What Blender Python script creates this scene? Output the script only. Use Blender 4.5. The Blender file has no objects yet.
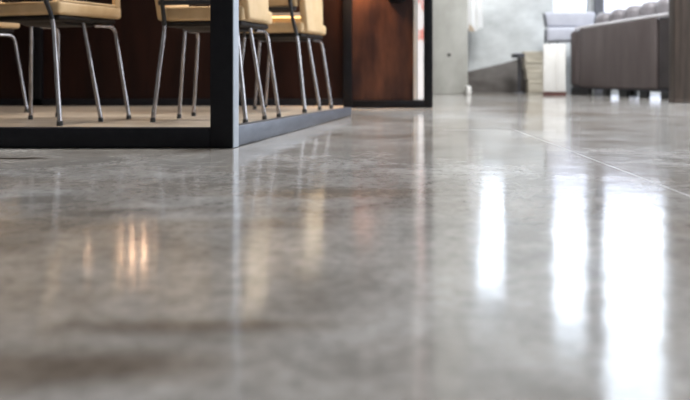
import bpy, bmesh, math, random
from mathutils import Vector, Matrix
random.seed(4)
S = bpy.context.scene
COL = S.collection
F, CX, HY, H = 800.0, 345.0, 66.0, 0.28      # focal length in pixels, principal column, horizon row, eye height

def at(px, Y):            # world x of a column at a given distance
    return (px - CX) / F * Y
def zz(py, Y):            # world z of a row at a given distance
    return H - (py - HY) / F * Y

# ------------------------------------------------------------------ materials
def srgb(r, g, b):
    f = lambda c: (c/255/12.92) if c/255 <= .04045 else ((c/255+.055)/1.055)**2.4
    return (f(r), f(g), f(b), 1)

def mat(name, col, rough=.5, metal=0, col2=None, scale=8, stretch=(1,1,1), detail=6, bump=0, bscale=None,
        spec=.5, lo=.35, hi=.65, bstretch=None, sheen=0):
    m = bpy.data.materials.new(name); m.use_nodes = True
    nt = m.node_tree; N = nt.nodes; L = nt.links
    b = N['Principled BSDF']
    b.inputs['Base Color'].default_value = col
    b.inputs['Roughness'].default_value = rough
    b.inputs['Metallic'].default_value = metal
    b.inputs['Specular IOR Level'].default_value = spec
    if sheen: b.inputs['Sheen Weight'].default_value = sheen
    tc = N.new('ShaderNodeTexCoord')
    def noise(sc, st, det):
        mp = N.new('ShaderNodeMapping'); mp.inputs['Scale'].default_value = st
        L.new(tc.outputs['Object'], mp.inputs['Vector'])
        n = N.new('ShaderNodeTexNoise'); n.inputs['Scale'].default_value = sc; n.inputs['Detail'].default_value = det
        n.inputs['Roughness'].default_value = .6
        L.new(mp.outputs['Vector'], n.inputs['Vector']); return n
    if col2 is not None:
        n = noise(scale, stretch, detail)
        r = N.new('ShaderNodeValToRGB')
        r.color_ramp.elements[0].position = lo; r.color_ramp.elements[0].color = col
        r.color_ramp.elements[1].position = hi; r.color_ramp.elements[1].color = col2
        L.new(n.outputs['Fac'], r.inputs['Fac']); L.new(r.outputs['Color'], b.inputs['Base Color'])
    if bump:
        n2 = noise(bscale or scale*4, bstretch or stretch, 4)
        bp = N.new('ShaderNodeBump'); bp.inputs['Strength'].default_value = bump; bp.inputs['Distance'].default_value = .004
        L.new(n2.outputs['Fac'], bp.inputs['Height']); L.new(bp.outputs['Normal'], b.inputs['Normal'])
    return m

M = {}
M['black_steel'] = mat('black_steel', (.004,.004,.006,1), .5, 0, (.007,.007,.009,1), 30, bump=.06, bscale=200, spec=.16)
M['lit_steel'] = mat('lit_steel', (.06,.065,.08,1), .38, .3, (.085,.09,.11,1), 14, (1,1,3), bump=.05, bscale=160)  # black paint coloured grey for daylight caught on the side run
M['bright_edge'] = mat('lit_side_steel', (.27,.29,.325,1), .45, .3, (.33,.35,.385,1), 20, (1,1,.1))  # pale colour paints daylight on the side of the black post
M['leg_metal'] = mat('leg_metal', (.24,.22,.22,1), .24, .9, (.33,.31,.31,1), 25)
M['tube_black'] = mat('tube_black', (.012,.012,.014,1), .4, 0, (.018,.018,.02,1), 25, spec=.35)
M['rubber'] = mat('rubber', (.012,.012,.012,1), .7, 0, (.02,.02,.02,1), 60)
M['tan'] = mat('tan_leather', (.47,.32,.165,1), .5, 0, (.56,.40,.225,1), 9, bump=.12, bscale=180, detail=8)
M['tan_dark'] = mat('stitched_seam', (.36,.23,.12,1), .6, 0, (.42,.28,.15,1), 40)
M['pan'] = mat('seat_pan', (.009,.007,.006,1), .6, 0, (.015,.011,.009,1), 12, spec=.2)
M['panel_rust'] = mat('rusted_panel', (.022,.010,.009,1), .36, .1, (.105,.043,.024,1), 3.2, (2.2,1,.55), 9, .18, 60, spec=.25, lo=.42, hi=.76, bstretch=(6,1,.4))
M['panel_shade'] = mat('rusted_panel_shade', (.009,.0035,.003,1), .45, .05, (.022,.008,.0055,1), 3.0, (2.5,1,.4), 8, .12, 60, spec=.12, bstretch=(6,1,.4))  # the rust panels again, coloured darker where less light reaches
M['oak'] = mat('oak_boards', (.22,.15,.095,1), .30, 0, (.62,.54,.45,1), 2.0, (.25,5.5,1), 6, .1, 30)
M['pale_steel'] = mat('pale_steel', (.52,.49,.46,1), .5, .2, (.60,.57,.54,1), 20, (1,1,.2))
M['wood_dark'] = mat('dark_walnut', (.032,.022,.017,1), .6, 0, (.085,.060,.046,1), 6, (6,6,.35), 8, .25, 40, bstretch=(8,8,.4))
M['sofa'] = mat('brown_leather', (.075,.058,.056,1), .45, 0, (.125,.102,.098,1), 3.2, (2.4,1,.35), bump=.15, bscale=90, lo=.3, hi=.7)
M['sofa_cushion'] = mat('mauve_leather', (.235,.215,.225,1), .36, 0, (.30,.28,.295,1), 6, bump=.1, bscale=80)
M['sofa_shade'] = mat('shaded_leather', (.035,.028,.028,1), .5, 0, (.05,.042,.042,1), 5, bump=.15, bscale=90)  # brown leather darkened in colour for the shaded sofa end
M['piping'] = mat('pale_piping', (.62,.60,.62,1), .5, 0, (.68,.66,.68,1), 20)
M['chair_grey'] = mat('lavender_fabric', (.50,.51,.58,1), .8, 0, (.58,.59,.66,1), 8, bump=.15, bscale=160)
M['chair_dark'] = mat('charcoal_edge', (.04,.04,.048,1), .6, 0, (.05,.05,.06,1), 20)
M['white_paint'] = mat('white_paint', (.76,.74,.70,1), .5, 0, (.83,.81,.78,1), 5)
M['beige'] = mat('beige_card', (.50,.45,.36,1), .75, 0, (.60,.55,.45,1), 7, (1,1,3))
M['red_base'] = mat('dark_red_base', (.09,.028,.022,1), .5, 0, (.13,.04,.03,1), 9)
M['cloth'] = mat('white_cloth', (.90,.89,.87,1), .9, 0, (.93,.92,.91,1), 5, bump=.2, bscale=90)
M['cloth_brown'] = mat('brown_hem', (.33,.26,.19,1), .9, 0, (.40,.32,.24,1), 12)
M['wall_shade'] = mat('wall_shade_brown', (.075,.064,.057,1), .6, 0, (.15,.135,.125,1), 4, (1,1,2))  # dark tone standing for the shade low on the back wall
M['concrete_wall'] = mat('concrete_wall', (.40,.41,.405,1), .75, 0, (.66,.675,.67,1), 1.6, (1,1,1.6), 9, .25, 30, lo=.36, hi=.62)
M['concrete_col'] = mat('concrete_column', (.31,.30,.265,1), .7, 0, (.46,.45,.41,1), 3.2, (1,1,.6), 9, .25, 40, lo=.33, hi=.66)
M['ceiling'] = mat('ceiling_plaster', (.55,.55,.54,1), .8, 0, (.60,.60,.59,1), 2)
M['hole'] = mat('tie_hole', (.012,.012,.012,1), .9, 0, (.02,.02,.02,1), 30)
M['joint'] = mat('joint_filler', (.42,.41,.40,1), .3, 0, (.55,.54,.53,1), 12)
M['frame_dark'] = mat('window_steel', (.10,.10,.115,1), .5, 0, (.13,.13,.145,1), 20)
M['frame_pale'] = mat('window_frame_pale', (.50,.51,.52,1), .5, 0, (.56,.57,.58,1), 20)
M['outside'] = mat('outside_render', (.74,.73,.80,1), .9, 0, (.80,.79,.86,1), .6)
M['outside_ground'] = mat('outside_paving', (.55,.55,.56,1), .9, 0, (.65,.65,.66,1), .8)

def glass(name, tint=(1,1,1,1), rough=0.0):
    m = bpy.data.materials.new(name); m.use_nodes = True
    nt = m.node_tree; N = nt.nodes; L = nt.links
    N.remove(N['Principled BSDF'])
    tr = N.new('ShaderNodeBsdfTransparent'); tr.inputs['Color'].default_value = tint
    gl = N.new('ShaderNodeBsdfGlossy'); gl.inputs['Roughness'].default_value = rough
    fr = N.new('ShaderNodeFresnel'); fr.inputs['IOR'].default_value = 1.45
    mx = N.new('ShaderNodeMixShader')
    L.new(fr.outputs['Fac'], mx.inputs['Fac']); L.new(tr.outputs['BSDF'], mx.inputs[1]); L.new(gl.outputs['BSDF'], mx.inputs[2])
    L.new(mx.outputs['Shader'], N['Material Output'].inputs['Surface'])
    return m
M['glass'] = glass('window_glass', (.97,.98,.98,1))

def frosted():
    m = mat('frosted_pink_glass', (.85,.80,.80,1), .4, 0)
    nt = m.node_tree; N = nt.nodes; L = nt.links; b = N['Principled BSDF']
    tc = N.new('ShaderNodeTexCoord')
    mp = N.new('ShaderNodeMapping'); mp.inputs['Scale'].default_value = (1, 1, 1)
    sp = N.new('ShaderNodeSeparateXYZ')
    nz = N.new('ShaderNodeTexNoise'); nz.inputs['Scale'].default_value = 9; nz.inputs['Detail'].default_value = 2
    L.new(tc.outputs['Object'], nz.inputs['Vector'])
    r = N.new('ShaderNodeValToRGB'); e = r.color_ramp.elements
    e[0].position = .36; e[0].color = (.80,.33,.28,1)
    e[1].position = .50; e[1].color = (.95,.92,.93,1)
    L.new(nz.outputs['Fac'], r.inputs['Fac']); L.new(r.outputs['Color'], b.inputs['Base Color'])
    L.new(r.outputs['Color'], b.inputs['Emission Color']); b.inputs['Emission Strength'].default_value = .5   # glow added to brighten the pane
    b.inputs['Roughness'].default_value = .5
    return m
M['frosted'] = frosted()

def emit(name, col, s):
    m = bpy.data.materials.new(name); m.use_nodes = True
    b = m.node_tree.nodes['Principled BSDF']
    b.inputs['Base Color'].default_value = col
    b.inputs['Emission Color'].default_value = col; b.inputs['Emission Strength'].default_value = s
    return m
M['bulb'] = emit('warm_lamp_tube', (1,.62,.38,1), 12)
M['strip'] = emit('warm_glow_strip', (1,.58,.22,1), 3)  # glow for the added ledge

def floor_material():
    m = bpy.data.materials.new('polished_concrete'); m.use_nodes = True
    nt = m.node_tree; N = nt.nodes; L = nt.links; b = N['Principled BSDF']
    tc = N.new('ShaderNodeTexCoord')
    def noise(sc, det, rough=.6, st=(1,1,1), dist=0):
        mp = N.new('ShaderNodeMapping'); mp.inputs['Scale'].default_value = st
        L.new(tc.outputs['Object'], mp.inputs['Vector'])
        n = N.new('ShaderNodeTexNoise'); n.inputs['Scale'].default_value = sc; n.inputs['Detail'].default_value = det
        n.inputs['Roughness'].default_value = rough; n.inputs['Distortion'].default_value = dist
        L.new(mp.outputs['Vector'], n.inputs['Vector']); return n
    def ramp(n, a, ca, c, cc):
        r = N.new('ShaderNodeValToRGB'); e = r.color_ramp.elements
        e[0].position = a; e[0].color = ca; e[1].position = c; e[1].color = cc
        L.new(n.outputs[0], r.inputs['Fac']); return r
    def mix(fac, a, c, mode='MIX'):
        x = N.new('ShaderNodeMix'); x.data_type = 'RGBA'; x.blend_type = mode
        if isinstance(fac, float): x.inputs[0].default_value = fac
        else: L.new(fac, x.inputs[0])
        for sock, v in ((x.inputs[6], a), (x.inputs[7], c)):
            if isinstance(v, tuple): sock.default_value = v
            else: L.new(v, sock)
        return x.outputs[2]
    big = ramp(noise(1.3, 5, .55, dist=.4), .36, (.265,.234,.204,1), .64, (.455,.443,.43,1))
    mid = ramp(noise(5.5, 8, .65, dist=.5), .32, (.54,.52,.50,1), .62, (1.14,1.14,1.14,1))
    c = mix(.8, big.outputs['Color'], mid.outputs['Color'], 'MULTIPLY')
    fine = ramp(noise(42, 6, .8), .34, (.50,.49,.48,1), .58, (1.10,1.10,1.10,1))
    c = mix(.75, c, fine.outputs['Color'], 'MULTIPLY')
    # old water stains with outlines of their own
    sep = N.new('ShaderNodeSeparateXYZ')
    wob = noise(3.2, 5, .6)
    vm = N.new('ShaderNodeVectorMath'); vm.operation = 'MULTIPLY_ADD'
    vm.inputs[1].default_value = (.12,.12,0)
    L.new(wob.outputs['Color'], vm.inputs[0]); L.new(tc.outputs['Object'], vm.inputs[2])
    for (sx, sy, rx, ry, amt, colr) in STAINS:
        mp = N.new('ShaderNodeMapping'); mp.vector_type = 'POINT'
        mp.inputs['Location'].default_value = (-(sx+.06)/rx, -(sy+.06)/ry, 0)
        mp.inputs['Scale'].default_value = (1/rx, 1/ry, 0)
        L.new(vm.outputs[0], mp.inputs['Vector'])
        ln = N.new('ShaderNodeVectorMath'); ln.operation = 'LENGTH'; L.new(mp.outputs['Vector'], ln.inputs[0])
        r = N.new('ShaderNodeMapRange'); r.interpolation_type = 'SMOOTHSTEP'
        r.inputs['From Min'].default_value = .35; r.inputs['From Max'].default_value = 1.15
        r.inputs['To Min'].default_value = amt; r.inputs['To Max'].default_value = 0
        L.new(ln.outputs['Value'], r.inputs['Value'])
        c = mix(r.outputs[0], c, colr, 'MULTIPLY')
    L.new(c, b.inputs['Base Color'])
    rr = N.new('ShaderNodeMapRange'); rn = noise(3.0, 7, .65, dist=.3)
    L.new(rn.outputs['Fac'], rr.inputs['Value'])
    rr.inputs['From Min'].default_value = .3; rr.inputs['From Max'].default_value = .7
    rr.inputs['To Min'].default_value = .07; rr.inputs['To Max'].default_value = .15
    L.new(rr.outputs[0], b.inputs['Roughness'])
    b.inputs['Specular IOR Level'].default_value = .5
    bn = noise(9, 3, .5); bn2 = noise(110, 4, .7)
    ad = N.new('ShaderNodeMath'); ad.operation = 'MULTIPLY_ADD'; ad.inputs[1].default_value = .08
    L.new(bn2.outputs['Fac'], ad.inputs[0]); L.new(bn.outputs['Fac'], ad.inputs[2])
    bp = N.new('ShaderNodeBump'); bp.inputs['Strength'].default_value = .35; bp.inputs['Distance'].default_value = .0022
    L.new(ad.outputs[0], bp.inputs['Height']); L.new(bp.outputs['Normal'], b.inputs['Normal'])
    return m
#        x     y    rx   ry   amount colour
STAINS = [(-.62,1.42,.75,.10,.65,(.74,.66,.58,1)),
          (-.16,.87,.17,.035,.85,(.56,.50,.45,1)),
          (-.30,.74,.26,.06,.9,(.60,.53,.47,1)),
          (-1.0,2.43,.13,.035,1.0,(.20,.17,.15,1)),
          (-.95,1.9,.6,.14,.6,(.80,.71,.63,1)),
          (-.35,1.55,.5,.06,.55,(.68,.62,.57,1)),
          (-.05,1.75,.30,.08,.6,(.74,.64,.55,1)),
          (-.55,1.1,.7,.40,.6,(.90,.80,.70,1))]

# ------------------------------------------------------------------ mesh helpers
def link(name, bm, m, parent=None, smooth=True):
    me = bpy.data.meshes.new(name); bmesh.ops.recalc_face_normals(bm, faces=bm.faces); bm.to_mesh(me); bm.free()
    me.materials.append(m)
    o = bpy.data.objects.new(name, me); COL.objects.link(o)
    if smooth:
        for p in me.polygons: p.use_smooth = True
        try: me.set_sharp_from_angle(angle=math.radians(40))
        except Exception: pass
    if parent: o.parent = parent
    return o

def bev(bm, geom_faces, r, seg=3):
    edges = list({e for f in geom_faces for e in f.edges})
    if r > 0: bmesh.ops.bevel(bm, geom=edges, offset=r, segments=seg, profile=.5, affect='EDGES', clamp_overlap=True)

def box(bm, x0, x1, y0, y1, z0, z1, r=0, seg=3, mtx=None):
    t = bmesh.new()
    bmesh.ops.create_cube(t, size=1)
    for v in t.verts:
        v.co = Vector(((x0+x1)/2 + v.co.x*(x1-x0), (y0+y1)/2 + v.co.y*(y1-y0), (z0+z1)/2 + v.co.z*(z1-z0)))
    bev(t, t.faces, r, seg); merge(bm, t, mtx); return bm

def prism(bm, poly, a0, a1, axis='z', r=0, seg=3, mtx=None):
    """poly in the two other axes, extruded from a0 to a1 along axis"""
    t = bmesh.new()
    def P(u, v, a):
        return {'z': (u, v, a), 'x': (a, u, v), 'y': (u, a, v)}[axis]
    lo = [t.verts.new(P(u, v, a0)) for u, v in poly]; hi = [t.verts.new(P(u, v, a1)) for u, v in poly]
    n = len(poly); fs = [t.faces.new(lo), t.faces.new(hi)]
    for i in range(n): fs.append(t.faces.new((lo[i], lo[(i+1) % n], hi[(i+1) % n], hi[i])))
    bmesh.ops.recalc_face_normals(t, faces=t.faces)
    bev(t, t.faces, r, seg); merge(bm, t, mtx); return bm

def merge(bm, t, mtx=None):
    me = bpy.data.meshes.new('tmp'); t.to_mesh(me); t.free()
    if mtx is not None: me.transform(mtx)
    bm.from_mesh(me); bpy.data.meshes.remove(me)

def fillet(pts, rad, n=6):
    pts = [Vector(p) for p in pts]; out = [pts[0]]
    for i in range(1, len(pts)-1):
        a, b, c = pts[i-1], pts[i], pts[i+1]
        d1 = (a-b); d2 = (c-b); k = min(rad, d1.length*.48, d2.length*.48)
        p0 = b + d1.normalized()*k; p1 = b + d2.normalized()*k
        for j in range(n+1):
            t = j/n; out.append(p0*(1-t)**2 + b*2*t*(1-t) + p1*t*t)
    out.append(pts[-1]); return out

def tube(bm, pts, rad, seg=14, r_end=None):
    pts = [Vector(p) for p in pts]; rings = []; n = len(pts)
    prev = None
    for i, p in enumerate(pts):
        d = (pts[min(i+1, n-1)] - pts[max(i-1, 0)]).normalized()
        if prev is None:
            u = d.cross(Vector((0, 0, 1)));
            if u.length < 1e-3: u = d.cross(Vector((1, 0, 0)))
            u.normalize()
        else:
            u = (prev - d*prev.dot(d)).normalized()
        prev = u; v = d.cross(u)
        rr = rad if r_end is None else rad + (r_end-rad)*i/(n-1)
        rings.append([bm.verts.new(p + (u*math.cos(2*math.pi*k/seg) + v*math.sin(2*math.pi*k/seg))*rr) for k in range(seg)])
    for i in range(n-1):
        for k in range(seg):
            bm.faces.new((rings[i][k], rings[i][(k+1) % seg], rings[i+1][(k+1) % seg], rings[i+1][k]))
    bm.faces.new(rings[0]); bm.faces.new(rings[-1]); return bm

def cyl(bm, x, y, z0, z1, r0, r1=None, seg=20):
    return tube(bm, [(x, y, z0), (x, y, z1)], r0, seg, r1 if r1 is not None else r0)

def nb(): return bmesh.new()
def empty(name, label, cat, loc=(0,0,0), rz=0, group=None):
    o = bpy.data.objects.new(name, None); COL.objects.link(o)
    o.location = loc; o.rotation_euler = (0, 0, rz); o.empty_display_size = .1
    tag(o, label, cat, group); return o
def tag(o, label, cat, group=None):
    o['label'] = label; o['category'] = cat
    if group: o['group'] = group
    return o
def struct(name, bm, m, parent=None, smooth=False):
    o = link(name, bm, m, parent, smooth)
    if parent is None: o['kind'] = 'structure'
    return o

# ------------------------------------------------------------------ room shell
YB = 8.6                 # distance of the back wall
XL, XR, YF, ZC = -4.6, 4.7, -2.6, 4.25
b = nb(); box(b, XL, XR, YF, YB+.25, -.2, 0); fl = struct('floor', b, floor_material())
# control joints with pale filler, real strips lying in the slab
b = nb(); box(b, .7405, .7435, .4, 3.503, -.01, .0004); struct('trim_1', b, M['joint'])
b = nb(); box(b, .43, .7405, 3.497, 3.503, -.01, .0004); struct('trim_2', b, M['joint'])

def wall_with_holes(name, u0, u1, z0, z1, holes, place, m):
    """grid the rectangle round its holes; place(bm, ua, ub, za, zb)"""
    us = sorted({u0, u1, *[h[0] for h in holes], *[h[1] for h in holes]})
    zs = sorted({z0, z1, *[h[2] for h in holes], *[h[3] for h in holes]})
    bm = nb()
    for i in range(len(us)-1):
        for j in range(len(zs)-1):
            uc, zc = (us[i]+us[i+1])/2, (zs[j]+zs[j+1])/2
            if any(h[0] < uc < h[1] and h[2] < zc < h[3] for h in holes): continue
            place(bm, us[i], us[i+1], zs[j], zs[j+1])
    bmesh.ops.remove_doubles(bm, verts=bm.verts, dist=1e-5)
    return struct(name, bm, m)

WN = (at(475, YB), at(509, YB), 1.0, 2.25)               # slim window
WA = (at(552, YB), at(593, YB), .50, 2.75)               # tall windows behind the sofa
WB = (at(603, YB), at(672, YB), .02, 3.9)
WC = (at(690, YB), at(765, YB), .02, 3.9)
wall_with_holes('wall_back', XL, XR, 0, ZC, [WN, WA, WB, WC],
                lambda bm, a, c, d, e: box(bm, a, c, YB, YB+.25, d, e), M['concrete_wall'])
RW = [(2.3, 4.0, .25, 3.8), (4.4, 6.1, .25, 3.8), (6.5, 8.2, .25, 3.8)]
wall_with_holes('wall_right', YF, YB+.25, 0, ZC, RW,
                lambda bm, a, c, d, e: box(bm, XR, XR+.25, a, c, d, e), M['concrete_wall'])
b = nb(); box(b, XL-.25, XL, YF, YB+.25, 0, ZC); struct('wall_left', b, M['concrete_wall'])
b = nb(); box(b, XL, XR, YF-.25, YF, 0, ZC); struct('wall_front', b, M['concrete_wall'])
b = nb(); box(b, XL-.25, XR+.25, YF-.25, YB+.25, ZC, ZC+.2); struct('ceiling', b, M['ceiling'])

def window(n, hole, yb=YB, axis='y', mull=(), fm='frame_pale'):
    a, c, d, e = hole; fr = nb(); w = .035
    o0, o1 = (yb+.06, yb+.12)
    def bx(ua, ub, za, zb, p0=o0, p1=o1):
        if axis == 'y': box(fr, ua, ub, p0, p1, za, zb, .004, 2)
        else: box(fr, p0, p1, ua, ub, za, zb, .004, 2)
    bx(a, a+w, d, e); bx(c-w, c, d, e); bx(a, c, d, d+w); bx(a, c, e-w, e)
    for z in mull: bx(a, c, z-.02, z+.02)
    o = struct('window_%d' % n, fr, M[fm])
    g = nb()
    if axis == 'y': box(g, a+w, c-w, yb+.085, yb+.095, d+w, e-w)
    else: box(g, yb+.085, yb+.095, a+w, c-w, d+w, e-w)
    link('pane', g, M['glass'], o, False)
window(1, WN); window(2, WA); window(3, WB); window(4, WC)
for i, h in enumerate(RW): window(5+i, h, XR, 'x')
# dark steel mullion between the two tall windows
b = nb(); box(b, at(593.5, YB), at(602.5, YB), YB-.05, YB, 0, ZC, .004, 2); struct('trim_3', b, M['frame_dark'])

# outside: paving and the pale building across the yard
b = nb(); box(b, -14, 40, -12, YB+.25+40, -.4, -.21); struct('ground', b, M['outside_ground'])
b = nb(); box(b, 3.75, 11.5, 15.0, 16.0, -.21, 2.62, .03, 2)
for k in range(3): box(b, 3.7, 11.55, 14.97, 15.0, .75+k*.6, .80+k*.6)
tag(link('garden_wall', b, M['outside']), 'pale rendered building wall outside beyond the tall windows', 'wall')

# concrete column with form-tie holes
cw = nb(); box(cw, at(428, 8.0), at(468, 8.0), 8.0, 8.42, 0, ZC, .008, 2)
cc = empty('concrete_column', 'grey concrete column with a dark tie hole, right of the black screen', 'column', (0,0,0)); cc['kind'] = 'structure'
link('shaft', cw, M['concrete_col'], cc)
for zc in (zz(55, 8.0), zz(55, 8.0)+.85, zz(55, 8.0)+1.7):
    h = nb(); tube(h, [(at(449, 8.0), 7.996, zc), (at(449, 8.0), 8.02, zc)], .017, 20); link('tie_hole', h, M['hole'], cc)

# ------------------------------------------------------------------ café partition frame (black steel)
d0 = 2.715
C0 = Vector((at(232.5, d0), d0)); Y1 = 224/49.5
C1 = Vector((at(351.5, Y1), Y1)); DV = (C1-C0).normalized(); NV = Vector((-DV.y, DV.x))   # NV points into the café
pf = empty('partition_frame', 'black steel partition frame with a corner post standing on the concrete floor', 'partition', (C0.x, C0.y, 0))
def loc2(v): return (v.x-C0.x, v.y-C0.y)
ZT = 2.45
xin = at(210, d0)
# front sill
sl = nb(); box(sl, -3.6-C0.x, xin-C0.x, 0, .05, .003, .070, .003, 2)
link('front_sill', sl, M['black_steel'], pf)
# corner post: front face square to the eye, outer face along the side run
p_poly = [(xin-C0.x, 0), (0, 0), loc2(C0+DV*.050), (loc2(C0+DV*.050)[0]-.075, .049)]
cp = nb(); prism(cp, p_poly, .002, ZT, 'z', .0025, 2); link('corner_post', cp, M['black_steel'], pf)
ed = nb(); q = [loc2(C0+DV*.001), loc2(C0+DV*.001-NV*.0035), loc2(C0+DV*.050-NV*.0035), loc2(C0+DV*.050)]
prism(ed, q, .002, ZT, 'z'); 
o = link('post_lit_face', ed, M['bright_edge'], pf); o['label'] = 'pale strip painting daylight on the side of the corner post'
# side sill, lower towards its far end
ss = nb()
A0, A1 = C0+DV*.052, C1
verts = []
for (P, zt) in ((A0, .0735), (A1, .0465)):
    for off in (0, .045):
        Q = P+NV*off
        for z in (.002, zt): verts.append(ss.verts.new((*loc2(Q), z)))
v = verts
for idx in ((0,1,3,2), (4,6,7,5), (0,4,5,1), (2,3,7,6), (1,5,7,3), (0,2,6,4)): ss.faces.new([v[i] for i in idx])
bmesh.ops.recalc_face_normals(ss, faces=ss.faces); bev(ss, ss.faces, .003, 2)
o = link('side_sill', ss, M['lit_steel'], pf); o['label'] = 'side rail running back along the floor, black steel greyed for its daylight sheen'
# head rails (above the picture)
E = C1-DV*.05
hr = nb(); box(hr, -3.6-C0.x, xin-C0.x, 0, .05, ZT-.08, ZT, .003, 2); link('head_rail', hr, M['black_steel'], pf)
hr = nb(); prism(hr, [loc2(A0), loc2(E), loc2(E+NV*.045), loc2(A0+NV*.045)], ZT-.08, ZT, 'z', .003, 2); link('head_rail', hr, M['black_steel'], pf)

# café raised timber floor
PZ = .015
YW = 224/42.0            # the panelled screen behind
ip = [(-3.6, d0+.051), (C0.x-.03, d0+.051)]
I0 = C0+DV*.054+NV*.047; I1 = C1+NV*.047
poly = [(-3.6, d0+.052), (I0.x, d0+.052), (I1.x, I1.y), (I1.x, YW-.005), (-3.6, YW-.005)]
b = nb(); prism(b, poly, .001, PZ, 'z', .002, 2)
o = link('timber_floor', b, M['oak'], None, False); o['kind'] = 'structure'
# café ceiling slab resting on the frame and screen
b = nb(); prism(b, [(-3.6, d0), (C0.x, d0), (C1.x, C1.y), (at(432, YW), YW), (at(432, YW), YW+.08), (-3.6, YW+.08)], ZT+.001, ZT+.07, 'z')
o = link('ceiling_cafe', b, M['panel_shade'], None, False); o['kind'] = 'structure'
b = nb(); box(b, -3.72, -3.62, d0, YW+.08, 0, ZT); o = link('wall_cafe', b, M['panel_shade'], None, False); o['kind'] = 'structure'

# ------------------------------------------------------------------ rusted panel screen
sc = empty('panel_screen', 'rust brown steel panel screen in a black frame behind the café chairs', 'screen', (0, YW, 0))
def X(px): return at(px, YW)
def spost(a, c, y0=-.012):
    b = nb(); box(b, X(a), X(c), y0, .07, .002, ZT, .003, 2); link('post', b, M['black_steel'], sc)
for a, c in ((33, 42.5), (-180, -170), (343, 352), (424, 432.5)): spost(a, c)
def spanel(a, c, m):
    b = nb(); box(b, X(a), X(c), .01, .055, .05, ZT-.04, .002, 1); return link('panel', b, M[m], sc)
spanel(-170, 33, 'panel_shade'); spanel(42.5, 343, 'panel_shade')
spanel(-250, -180, 'panel_shade')
o = spanel(352, 413.5, 'panel_rust'); o['label'] = 'rust brown panel with warm orange patches'
b = nb(); box(b, -3.6, X(343), -.012, .07, .002, .062, .003, 2); link('bottom_rail', b, M['black_steel'], sc)
b = nb(); box(b, X(352), X(424), -.012, .07, .002, .050, .003, 2); link('bottom_rail', b, M['black_steel'], sc)
b = nb(); box(b, -3.6, X(424), -.012, .07, ZT-.06, ZT, .003, 2); link('top_rail', b, M['black_steel'], sc)
b = nb(); box(b, X(413.6), X(418.3), -.006, .06, .055, ZT-.061, .002, 2)
o = link('stile', b, M['pale_steel'], sc); o['label'] = 'pale steel stile beside the slim pane'
b = nb(); box(b, X(418.4), X(423.9), .02, .032, .055, zz(12, YW), 0); box(b, X(418.4), X(423.9), .02, .032, zz(12, YW)+.001, ZT-.061, 0)
o = link('pane', b, M['frosted'], sc, False); o['label'] = 'slim pane with an added glow, mottled white and pink'
# black wall sconce just peeping into the picture
xs = X(397)
sn = empty('wall_sconce', 'round black wall lamp at the top of the rust panel', 'lamp', (xs, YW+.01, zz(3, YW)))
b = nb(); n = 24
prof = [(.001, 0), (.035, .004), (.062, .02), (.078, .05), (.082, .09), (.06, .10), (.001, .10)]
rings = []
for r, z in prof: rings.append([b.verts.new((r*math.cos(math.pi*k/n), -r*.8*math.sin(math.pi*k/n), z)) for k in range(n+1)])
for i in range(len(rings)-1):
    for k in range(n): b.faces.new((rings[i][k], rings[i][k+1], rings[i+1][k+1], rings[i+1][k]))
link('shade', b, M['black_steel'], sn)
b = nb(); box(b, -.05, .05, -.012, 0, .03, .13, .004, 2); link('back_plate', b, M['black_steel'], sn)

# added ledge and glowing strip, for the warm glow under the rearmost backrest
ld = empty('added_ledge', 'added oak ledge with a glowing strip, for the warm glow under the rearmost backrest', 'added_shelf', (X(286), YW+.0085, .585))
b = nb(); box(b, -.19, .19, -.10, 0, .022, .044, .003, 2); link('added_shelf_board', b, M['oak'], ld)
b = nb(); box(b, -.185, .185, -.012, -.001, -.02, .0215, .002, 2); o = link('added_bracket_rail', b, M['tan'], ld)
b = nb(); box(b, -.18, .18, -.06, -.045, .0135, .0215, .002, 1); link('glow_strip', b, M['strip'], ld)

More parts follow.
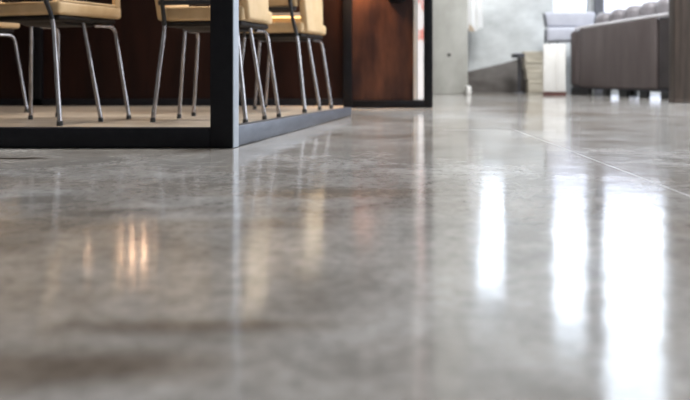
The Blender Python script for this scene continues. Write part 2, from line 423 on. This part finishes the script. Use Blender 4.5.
# ------------------------------------------------------------------ café chairs
def make_chair(label, loc, rz, open_side=False, rail_z=.548, seat_top=.545, w=.2, sb=.477):
    t = empty('cafe_chair', label, 'chair', loc, rz, 'tan chairs in the café')
    fw = w+.03
    # seat cushion: a thick block with a soft rounded front lip
    s = nb(); box(s, -w-.012, w+.012, -.215, .225, sb, seat_top, .016, 4); link('seat', s, M['tan'], t)
    s = nb()
    loop = [(-w-.013, -.20, .512), (-w-.013, .21, .512), (w+.013, .21, .512)]
    # black pan under the seat
    p = nb(); box(p, -w, w, -.205, .195, sb-.026, sb-.0005, .012, 3)
    zb = sb-.027
    pr = [(-.13, zb), (-.08, zb-.014), (.08, zb-.016), (.14, zb)]
    prism(p, pr, -w*.7, w*.7, 'x', .004, 2)
    link('seat_frame', p, M['pan'], t)
    # legs
    for sd in (-1, 1):
        up = [(sd*fw, -.235, .018), (sd*(w-.022), -.218, sb-.02), (sd*(w-.034), -.275, sb+.103), (sd*(w-.05), -.33, .86)]
        fp = fillet(up, .05)
        k = min(range(len(fp)), key=lambda q: abs(fp[q].z-(sb-.022)))
        lg = nb(); tube(lg, fp[:k+1], .0105); o = link('leg', lg, M['leg_metal'], t)
        ub = nb(); tube(ub, fp[k:], .0108); link('back_upright', ub, M['tube_black'], t)
        f = nb(); cyl(f, sd*fw, -.235, 0, .022, .0135, .0125); link('foot_cap', f, M['rubber'], o)
        # front loop: mid leg and front leg
        md = nb(); tube(md, [(sd*(fw-.004), .045, .018), (sd*(w-.03), -.01, sb-.025)], .0095)
        o = link('leg', md, M['leg_metal'], t)
        f = nb(); cyl(f, sd*(fw-.004), .045, 0, .021, .0122, .0115); link('foot_cap', f, M['rubber'], o)
        fr = nb(); tube(fr, fillet([(sd*(fw+.006), .245, .018), (sd*(w-.012), .195, sb-.037), (sd*(w-.025), .06, sb-.036)], .04, 8), .0095)
        o = link('leg', fr, M['leg_metal'], t)
        f = nb(); cyl(f, sd*(fw+.006), .245, 0, .021, .0122, .0115); link('foot_cap', f, M['rubber'], o)
    # back rail between the uprights and backrest pad
    r = nb(); yr = -.26
    box(r, -w+.012, w-.012, yr-.012, yr+.006, rail_z, rail_z+.022, .004, 2); link('back_rail', r, M['tube_black'], t)
    k = nb()
    z0 = rail_z+.0235
    pr = [(yr+.004, z0), (yr+.05, z0), (yr+.0, .875), (yr-.055, .875)]
    prism(k, pr, -w+.014, w-.014, 'x', .010, 3); link('backrest', k, M['tan'], t)
    for sd in (-1, 1):
        a = nb(); x0, x1 = sorted((sd*(w-.008), sd*(w+.034)))
        if open_side:
            x0, x1 = sorted((sd*(w-.010), sd*(w+.012)))
            box(a, x0, x1, .172, .215, seat_top-.012, .80, .008, 3)
            box(a, x0, x1, -.27, .215, .7905, .835, .012, 3)
            link('armrest', a, M['tan'], t)
            e = nb(); tube(e, [(sd*(w+.006), -.20, seat_top+.001), (sd*(w+.006), .172, seat_top+.001)], .006, 10)
            link('seat_piping', e, M['tan'], t)
        else:
            pr = [(-.185, sb+.005), (.10, sb+.005), (.075, .86), (-.285, .86), (-.225, .60)]
            prism(a, pr, x0, x1, 'x', .013, 4); link('side_pad', a, M['tan'], t)
    return t

R = math.radians
def chair(px, py, rz, label, **kw):     # the near right foot's pixel gives the place
    Y = F*(H-PZ)/(py-HY); fx, fy = .23, -.235
    c, s = math.cos(R(rz)), math.sin(R(rz))
    X0, Y0 = at(px, Y)-(fx*c-fy*s), Y-(fx*s+fy*c)
    return make_chair(label, (X0, Y0, PZ), R(rz), **kw)
chair(62, 126, -22, 'open armed tan chair at the far left behind the black sill', open_side=True, rail_z=.562, seat_top=.558, w=.187, sb=.496)
chair(-54, 117, -32, 'tan chair cut off by the left edge, behind the open armed chair')
chair(245.5, 123.9, -13, 'tan chair with solid side pads right behind the corner post')
chair(307.5, 113.0, -16.5, 'tan chair with solid side pads farthest back, nearest the rust panel', rail_z=.578, seat_top=.515, w=.183, sb=.455)

# ------------------------------------------------------------------ pendant lamps in the café (above the picture, mirrored in the floor)
def pendant(px, Y, zc, n, gap, label):
    t = empty('pendant_lamp', label, 'lamp', (at(px, Y), Y, zc), 0, 'pendant lamps in the café')
    b = nb(); box(b, -(n-1)*gap/2-.02, (n-1)*gap/2+.02, -.02, .02, .075, .10, .005, 2); link('canopy_bar', b, M['black_steel'], t)
    b = nb(); cyl(b, 0, 0, .1, ZT-zc, .004, None, 8); link('cord', b, M['black_steel'], t)
    for k in range(n):
        x = (k-(n-1)/2)*gap
        b = nb(); tube(b, [(x, 0, -.06), (x, 0, -.055), (x, 0, .06), (x, 0, .075)], .0065, 12); link('lamp_tube', b, M['bulb'], t)
pendant(138, 4.25, .705, 4, .064, 'black pendant bar of four warm tubes hanging behind the left chairs')
pendant(88, 4.6, .74, 1, .05, 'single warm tube pendant above the far left chair')
pendant(252, 5.0, .80, 2, .07, 'warm twin tube pendant hanging behind the corner post')

# ------------------------------------------------------------------ sofa (seen from behind)
SR = Vector((2.19, 7.86)); DD = Vector((.535, -1.11)).normalized()
th = math.atan2(DD.y, DD.x)
sf = empty('sofa', 'long brown leather sofa seen from behind, in front of the tall windows', 'sofa', (SR.x, SR.y, 0), th)
Ls = 1.12       # local x runs along the back towards the viewer, local +y runs away from the viewer
def SB(name, m, *a, **k):
    b = nb(); box(b, *a, **k); return link(name, b, M[m], sf)
b = nb(); prism(b, [(.15, .075), (Ls-.02, .075), (Ls-.02, .703), (.15, .642)], 0, .16, 'y', .02, 4); link('back_panel', b, M['sofa'], sf)
SB('armrest', 'sofa', 0, .145, .01, .86, .075, .625, r=.045, seg=6)
o = SB('armrest', 'sofa_shade', Ls-.015, Ls+.20, .012, .86, .075, .70, r=.035, seg=6); o['label'] = 'end of the sofa, leather darkened as shade'
SB('seat_base', 'sofa', .15, Ls-.02, .205, .84, .085, .33, r=.02, seg=3)
nC = 5
for k in range(nC):
    a = .155+k*(Ls-.18)/nC; c = a+(Ls-.18)/nC-.004
    b = nb(); box(b, a, c, .105, .36, .50, .80+.022*k, .075, 7)
    bmesh.ops.translate(b, verts=b.verts, vec=(0, .06, 0))
    link('back_cushion', b, M['sofa_cushion'], sf)
for k in range(2):
    a = .155+k*(Ls-.18)/2; c = a+(Ls-.18)/2-.006
    b = nb(); box(b, a, c, .39, .85, .335, .47, .04, 5); link('seat_cushion', b, M['sofa_cushion'], sf)
b = nb(); tube(b, [(.10, .014, .638), (.16, .012, .650), (Ls+.16, .012, .722)], .014, 10); o = link('piping', b, M['piping'], sf); o['label'] = 'pale piping along the top edge'
b = nb(); box(b, .03, Ls+.1, .02, .06, .060, .078, .004, 2); link('base_rail', b, M['chair_dark'], sf)
for a, c, yy in ((.02,.27,.015), (.455,.515,.015), (.655,.74,.015), (.895,.98,.015), (1.135,1.32,.015),
                 (.02,.10,.78), (1.2,1.29,.78)):
    b = nb(); box(b, a, c, yy, yy+.05, 0, .0605, .006, 2); link('leg', b, M['rubber'], sf)

# ------------------------------------------------------------------ grey armchair beyond the sofa
ya = 8.12
ac = empty('lounge_chair', 'pale lavender grey lounge chair on thin dark legs beyond the sofa', 'chair', (at(562, ya), ya, 0), R(-14))
def la(px): return at(px, ya)-at(562, ya)
b = nb(); box(b, la(547), la(592), -.02, .26, zz(42, ya), zz(27, ya), .03, 5); link('seat', b, M['chair_grey'], ac)
b = nb(); prism(b, [(la(547.5), zz(26.5, ya)), (la(592), zz(26.5, ya)), (la(594), zz(12, ya)), (la(545), zz(12, ya))], .02, .16, 'y', .02, 4); link('backrest', b, M['chair_grey'], ac)
b = nb(); box(b, la(545), la(546.8), -.01, .25, zz(43, ya), zz(29, ya), .004, 2); 
prism(b, [(la(545.5), zz(27, ya)), (la(547.3), zz(27, ya)), (la(544.8), zz(13, ya)), (la(543.2), zz(13, ya))], .01, .15, 'y', .004, 2)
link('side_frame', b, M['chair_dark'], ac)
for (p0, p1, y0) in ((549, 547.5, 0), (557.5, 557.5, .0), (551, 550, .23), (588, 589, .23)):
    b = nb(); tube(b, [(la(p1), y0, 0), (la(p0), y0, zz(42, ya)+.005)], .006, 10); link('leg', b, M['chair_dark'], ac)

# white cabinet and beige boxes behind it
yc = 7.70
cb = empty('cabinet', 'low white cabinet with two doors on a dark red plinth beyond the sofa', 'cabinet', (at(555.5, yc), yc, 0), R(-14))
def lc(px): return (px-555.5)/F*yc
b = nb(); box(b, lc(543.6), lc(565.5), .0, .13, .026, zz(44, yc), .004, 2); link('body', b, M['white_paint'], cb)
for a, c in ((543.8, 555.0), (556.4, 565.3)):
    b = nb(); box(b, lc(a), lc(c), -.014, -.001, .034, zz(45, yc), .004, 2); o = link('door', b, M['white_paint'], cb)
    b = nb(); box(b, lc(c)-.026, lc(c)-.018, -.022, -.0135, .20, .30, .002, 2); link('handle', b, M['white_paint'], o)
b = nb(); box(b, lc(543.4), lc(565.7), -.016, .13, .0, .0255, .003, 2); o = link('plinth', b, M['red_base'], cb); o['label'] = 'dark red plinth'
specs = [(0, .135, 528, 544, 'widest beige box, at the bottom of the stack by the white cabinet'),
         (.136, .24, 526.5, 545, 'middle beige box of the stack by the white cabinet'),
         (.241, .345, 525, 544, 'third beige box up, under the short top box'),
         (.346, .43, 524, 544.5, 'topmost beige box of the stack by the white cabinet')]
yc = 8.3
for z0, z1, a, c, lb in specs:
    b = nb(); box(b, at(a, yc), at(c, yc), 8.27+random.uniform(0, .02), 8.41, z0, z1, .006, 2)
    box(b, at(a, yc)+.004, at(c, yc)-.004, 8.265, 8.40, z1-.028, z1-.022, .001, 1)
    tag(link('box', b, M['beige']), lb, 'box', 'beige boxes by the cabinet')
# dark sheet painting shade low on the wall, and a black tray poking out
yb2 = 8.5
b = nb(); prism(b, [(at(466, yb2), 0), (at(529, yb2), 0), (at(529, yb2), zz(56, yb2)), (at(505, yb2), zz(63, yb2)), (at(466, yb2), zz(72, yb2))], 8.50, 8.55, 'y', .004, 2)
bo = link('wall_shade', b, M['wall_shade'])
tag(bo, 'dark brown slanted sheet painting the shade low on the concrete back wall', 'wall_shade')
b = nb(); yt = 8.2
box(b, at(513, yt), at(522.5, yt), yt-.12, yt+.10, zz(58, yt), zz(53.5, yt), .012, 4)
bk = nb()
pl = empty('pedestal', 'small black topped stand beside the beige boxes', 'stand', (at(519, yt), yt, 0))
me = b; bmesh.ops.translate(me, verts=me.verts, vec=(-at(519, yt), -yt, 0)); link('top', me, M['chair_dark'], pl)
b = nb(); cyl(b, 0, 0, .012, zz(58, yt)+.003, .012, .012); link('stem', b, M['chair_dark'], pl)
b = nb(); cyl(b, 0, 0, 0, .0125, .05, .045); link('base', b, M['chair_dark'], pl)

# ------------------------------------------------------------------ white cloth hanging beside the column
yh = 8.30
hc = empty('hanging_cloth', 'white cloth with a brown corner hanging beside the concrete column', 'cloth', (at(475, yh), yh, 0))
b = nb(); nx, nz = 22, 18; g = []
z0, z1 = zz(31, yh), 1.55
for j in range(nz+1):
    row = []
    for i in range(nx+1):
        u, w_ = i/nx, j/nz
        x = (u-.5)*(at(482.5, yh)-at(466.5, yh))*(1-.12*w_)
        y = .010*math.sin(u*15+w_*1.5)*(1-.4*w_)
        z = z0+(z1-z0)*w_ + (1-w_)*(.05*abs(u-.4) + .01*math.sin(u*9))
        row.append(b.verts.new((x, y, z)))
    g.append(row)
for j in range(nz):
    for i in range(nx): b.faces.new((g[j][i], g[j][i+1], g[j+1][i+1], g[j+1][i]))
bmesh.ops.solidify(b, geom=b.faces, thickness=.006)
link('drape', b, M['cloth'], hc)
b = nb(); prism(b, [(-.072, z0-.004), (-.005, z0-.008), (-.02, z0+.035), (-.062, z0+.075)], -.022, -.017, 'y', .002, 1); o = link('corner_patch', b, M['cloth_brown'], hc); o['label'] = 'brown lower corner'
b = nb(); tube(b, [(0, .295, 1.56), (0, -.03, 1.56)], .012, 12); link('peg', b, M['chair_dark'], hc)
# small white block at the foot of the column
b = nb(); box(b, at(466.5, 7.9), at(470.5, 7.9), 7.86, 7.97, 0, zz(86, 7.9), .006, 3)
tag(link('door_stop', b, M['white_paint']), 'small white block on the floor at the foot of the concrete column', 'block')

# ------------------------------------------------------------------ dark wooden post on the right
yp = 6.05
xp = at(668.5, yp+.12)
b = nb(); box(b, xp, xp+.24, yp, yp+.12, .03, ZC-.001, .006, 2)
wp = empty('wooden_post', 'dark brown square wooden post at the right edge in front of the sofa', 'post', (0, 0, 0))
link('shaft', b, M['wood_dark'], wp)
b = nb(); box(b, xp-.001, xp+.241, yp-.001, yp+.121, 0, .0295, .003, 2); link('shoe', b, M['wood_dark'], wp)

# ------------------------------------------------------------------ light
w = bpy.data.worlds.new('World'); S.world = w; w.use_nodes = True
nt = w.node_tree; N = nt.nodes; L = nt.links
bg = N['Background']
tc = N.new('ShaderNodeTexCoord'); sx = N.new('ShaderNodeSeparateXYZ'); L.new(tc.outputs['Generated'], sx.inputs[0])
r = N.new('ShaderNodeValToRGB'); e = r.color_ramp.elements
e[0].position = 0.0; e[0].color = (.09,.095,.10,1)
e[1].position = 1.0; e[1].color = (1,1,1,1)
mr = N.new('ShaderNodeMapRange'); mr.inputs['From Min'].default_value = -.5; mr.inputs['From Max'].default_value = 1.0
dt = N.new('ShaderNodeVectorMath'); dt.operation = 'DOT_PRODUCT'; dt.inputs[1].default_value = (1, .1, 0)
L.new(tc.outputs['Generated'], dt.inputs[0]); L.new(dt.outputs['Value'], mr.inputs['Value']); L.new(mr.outputs[0], r.inputs['Fac'])
cl = N.new('ShaderNodeTexNoise'); cl.inputs['Scale'].default_value = 2.5; L.new(tc.outputs['Generated'], cl.inputs['Vector'])
cr = N.new('ShaderNodeValToRGB'); cr.color_ramp.elements[0].color = (.72,.82,1.0,1); cr.color_ramp.elements[1].color = (.90,.95,1,1)
L.new(cl.outputs['Fac'], cr.inputs['Fac'])
mx = N.new('ShaderNodeMix'); mx.data_type = 'RGBA'; mx.blend_type = 'MULTIPLY'; mx.inputs[0].default_value = 1
L.new(r.outputs['Color'], mx.inputs[6]); L.new(cr.outputs['Color'], mx.inputs[7]); L.new(mx.outputs[2], bg.inputs['Color'])
bg.inputs['Strength'].default_value = 7.5
sd_ = bpy.data.lights.new('sun', 'SUN'); sd_.energy = 1.1; sd_.angle = R(2); sd_.color = (1,.97,.93)
so = bpy.data.objects.new('sun', sd_); COL.objects.link(so); so.rotation_euler = (R(50), 0, R(-20))

def lamp(name, kind, loc, energy, col=(1,1,1), rot=(0,0,0), **kw):
    d = bpy.data.lights.new(name, kind); d.energy = energy; d.color = col
    for k, v_ in kw.items(): setattr(d, k, v_)
    o = bpy.data.objects.new(name, d); COL.objects.link(o); o.location = loc; o.rotation_euler = rot
    return o
# added fill: unseen area lights under the hall ceiling
for (x, y, en) in ((-2.2, .7, 30), (1.2, .7, 30), (2.6, 4.2, 110), (1.7, 5.4, 210)):
    lamp('fill_light', 'AREA', (x, y, ZC-.03), en, (.96,.98,1), shape='RECTANGLE', size=1.2, size_y=.5)
# café downlights
for (x, y, en) in ((-1.5, 3.3, 62), (-.9, 4.3, 50), (-2.2, 4.2, 45), (-.45, 3.7, 45)):
    lamp('downlight', 'SPOT', (x, y, ZT-.02), en, (1,.86,.70), spot_size=R(72), spot_blend=.7, shadow_soft_size=.05)
# warm wall washers on the rust panels
for px, en in ((322, 14), (366, 34)):
    lamp('wall_washer', 'SPOT', (at(px, YW), YW-.11, .97), en, (1,.58,.28), rot=(R(16), 0, 0), spot_size=R(85), spot_blend=.8, shadow_soft_size=.03)

# ------------------------------------------------------------------ camera
cam = bpy.data.cameras.new('camera'); co = bpy.data.objects.new('camera', cam); COL.objects.link(co)
co.location = (0, 0, H); co.rotation_euler = (R(90), 0, 0)
cam.sensor_width = 36; cam.sensor_fit = 'HORIZONTAL'; cam.lens = 36*F/690
cam.shift_y = -(200-HY)/690; cam.clip_start = .02; cam.clip_end = 200
cam.dof.use_dof = True; cam.dof.focus_distance = 2.5; cam.dof.aperture_fstop = 2.6
S.camera = co
S.view_settings.view_transform = 'Standard'; S.view_settings.look = 'None'
S.view_settings.exposure = 0.4; S.view_settings.gamma = 1.0
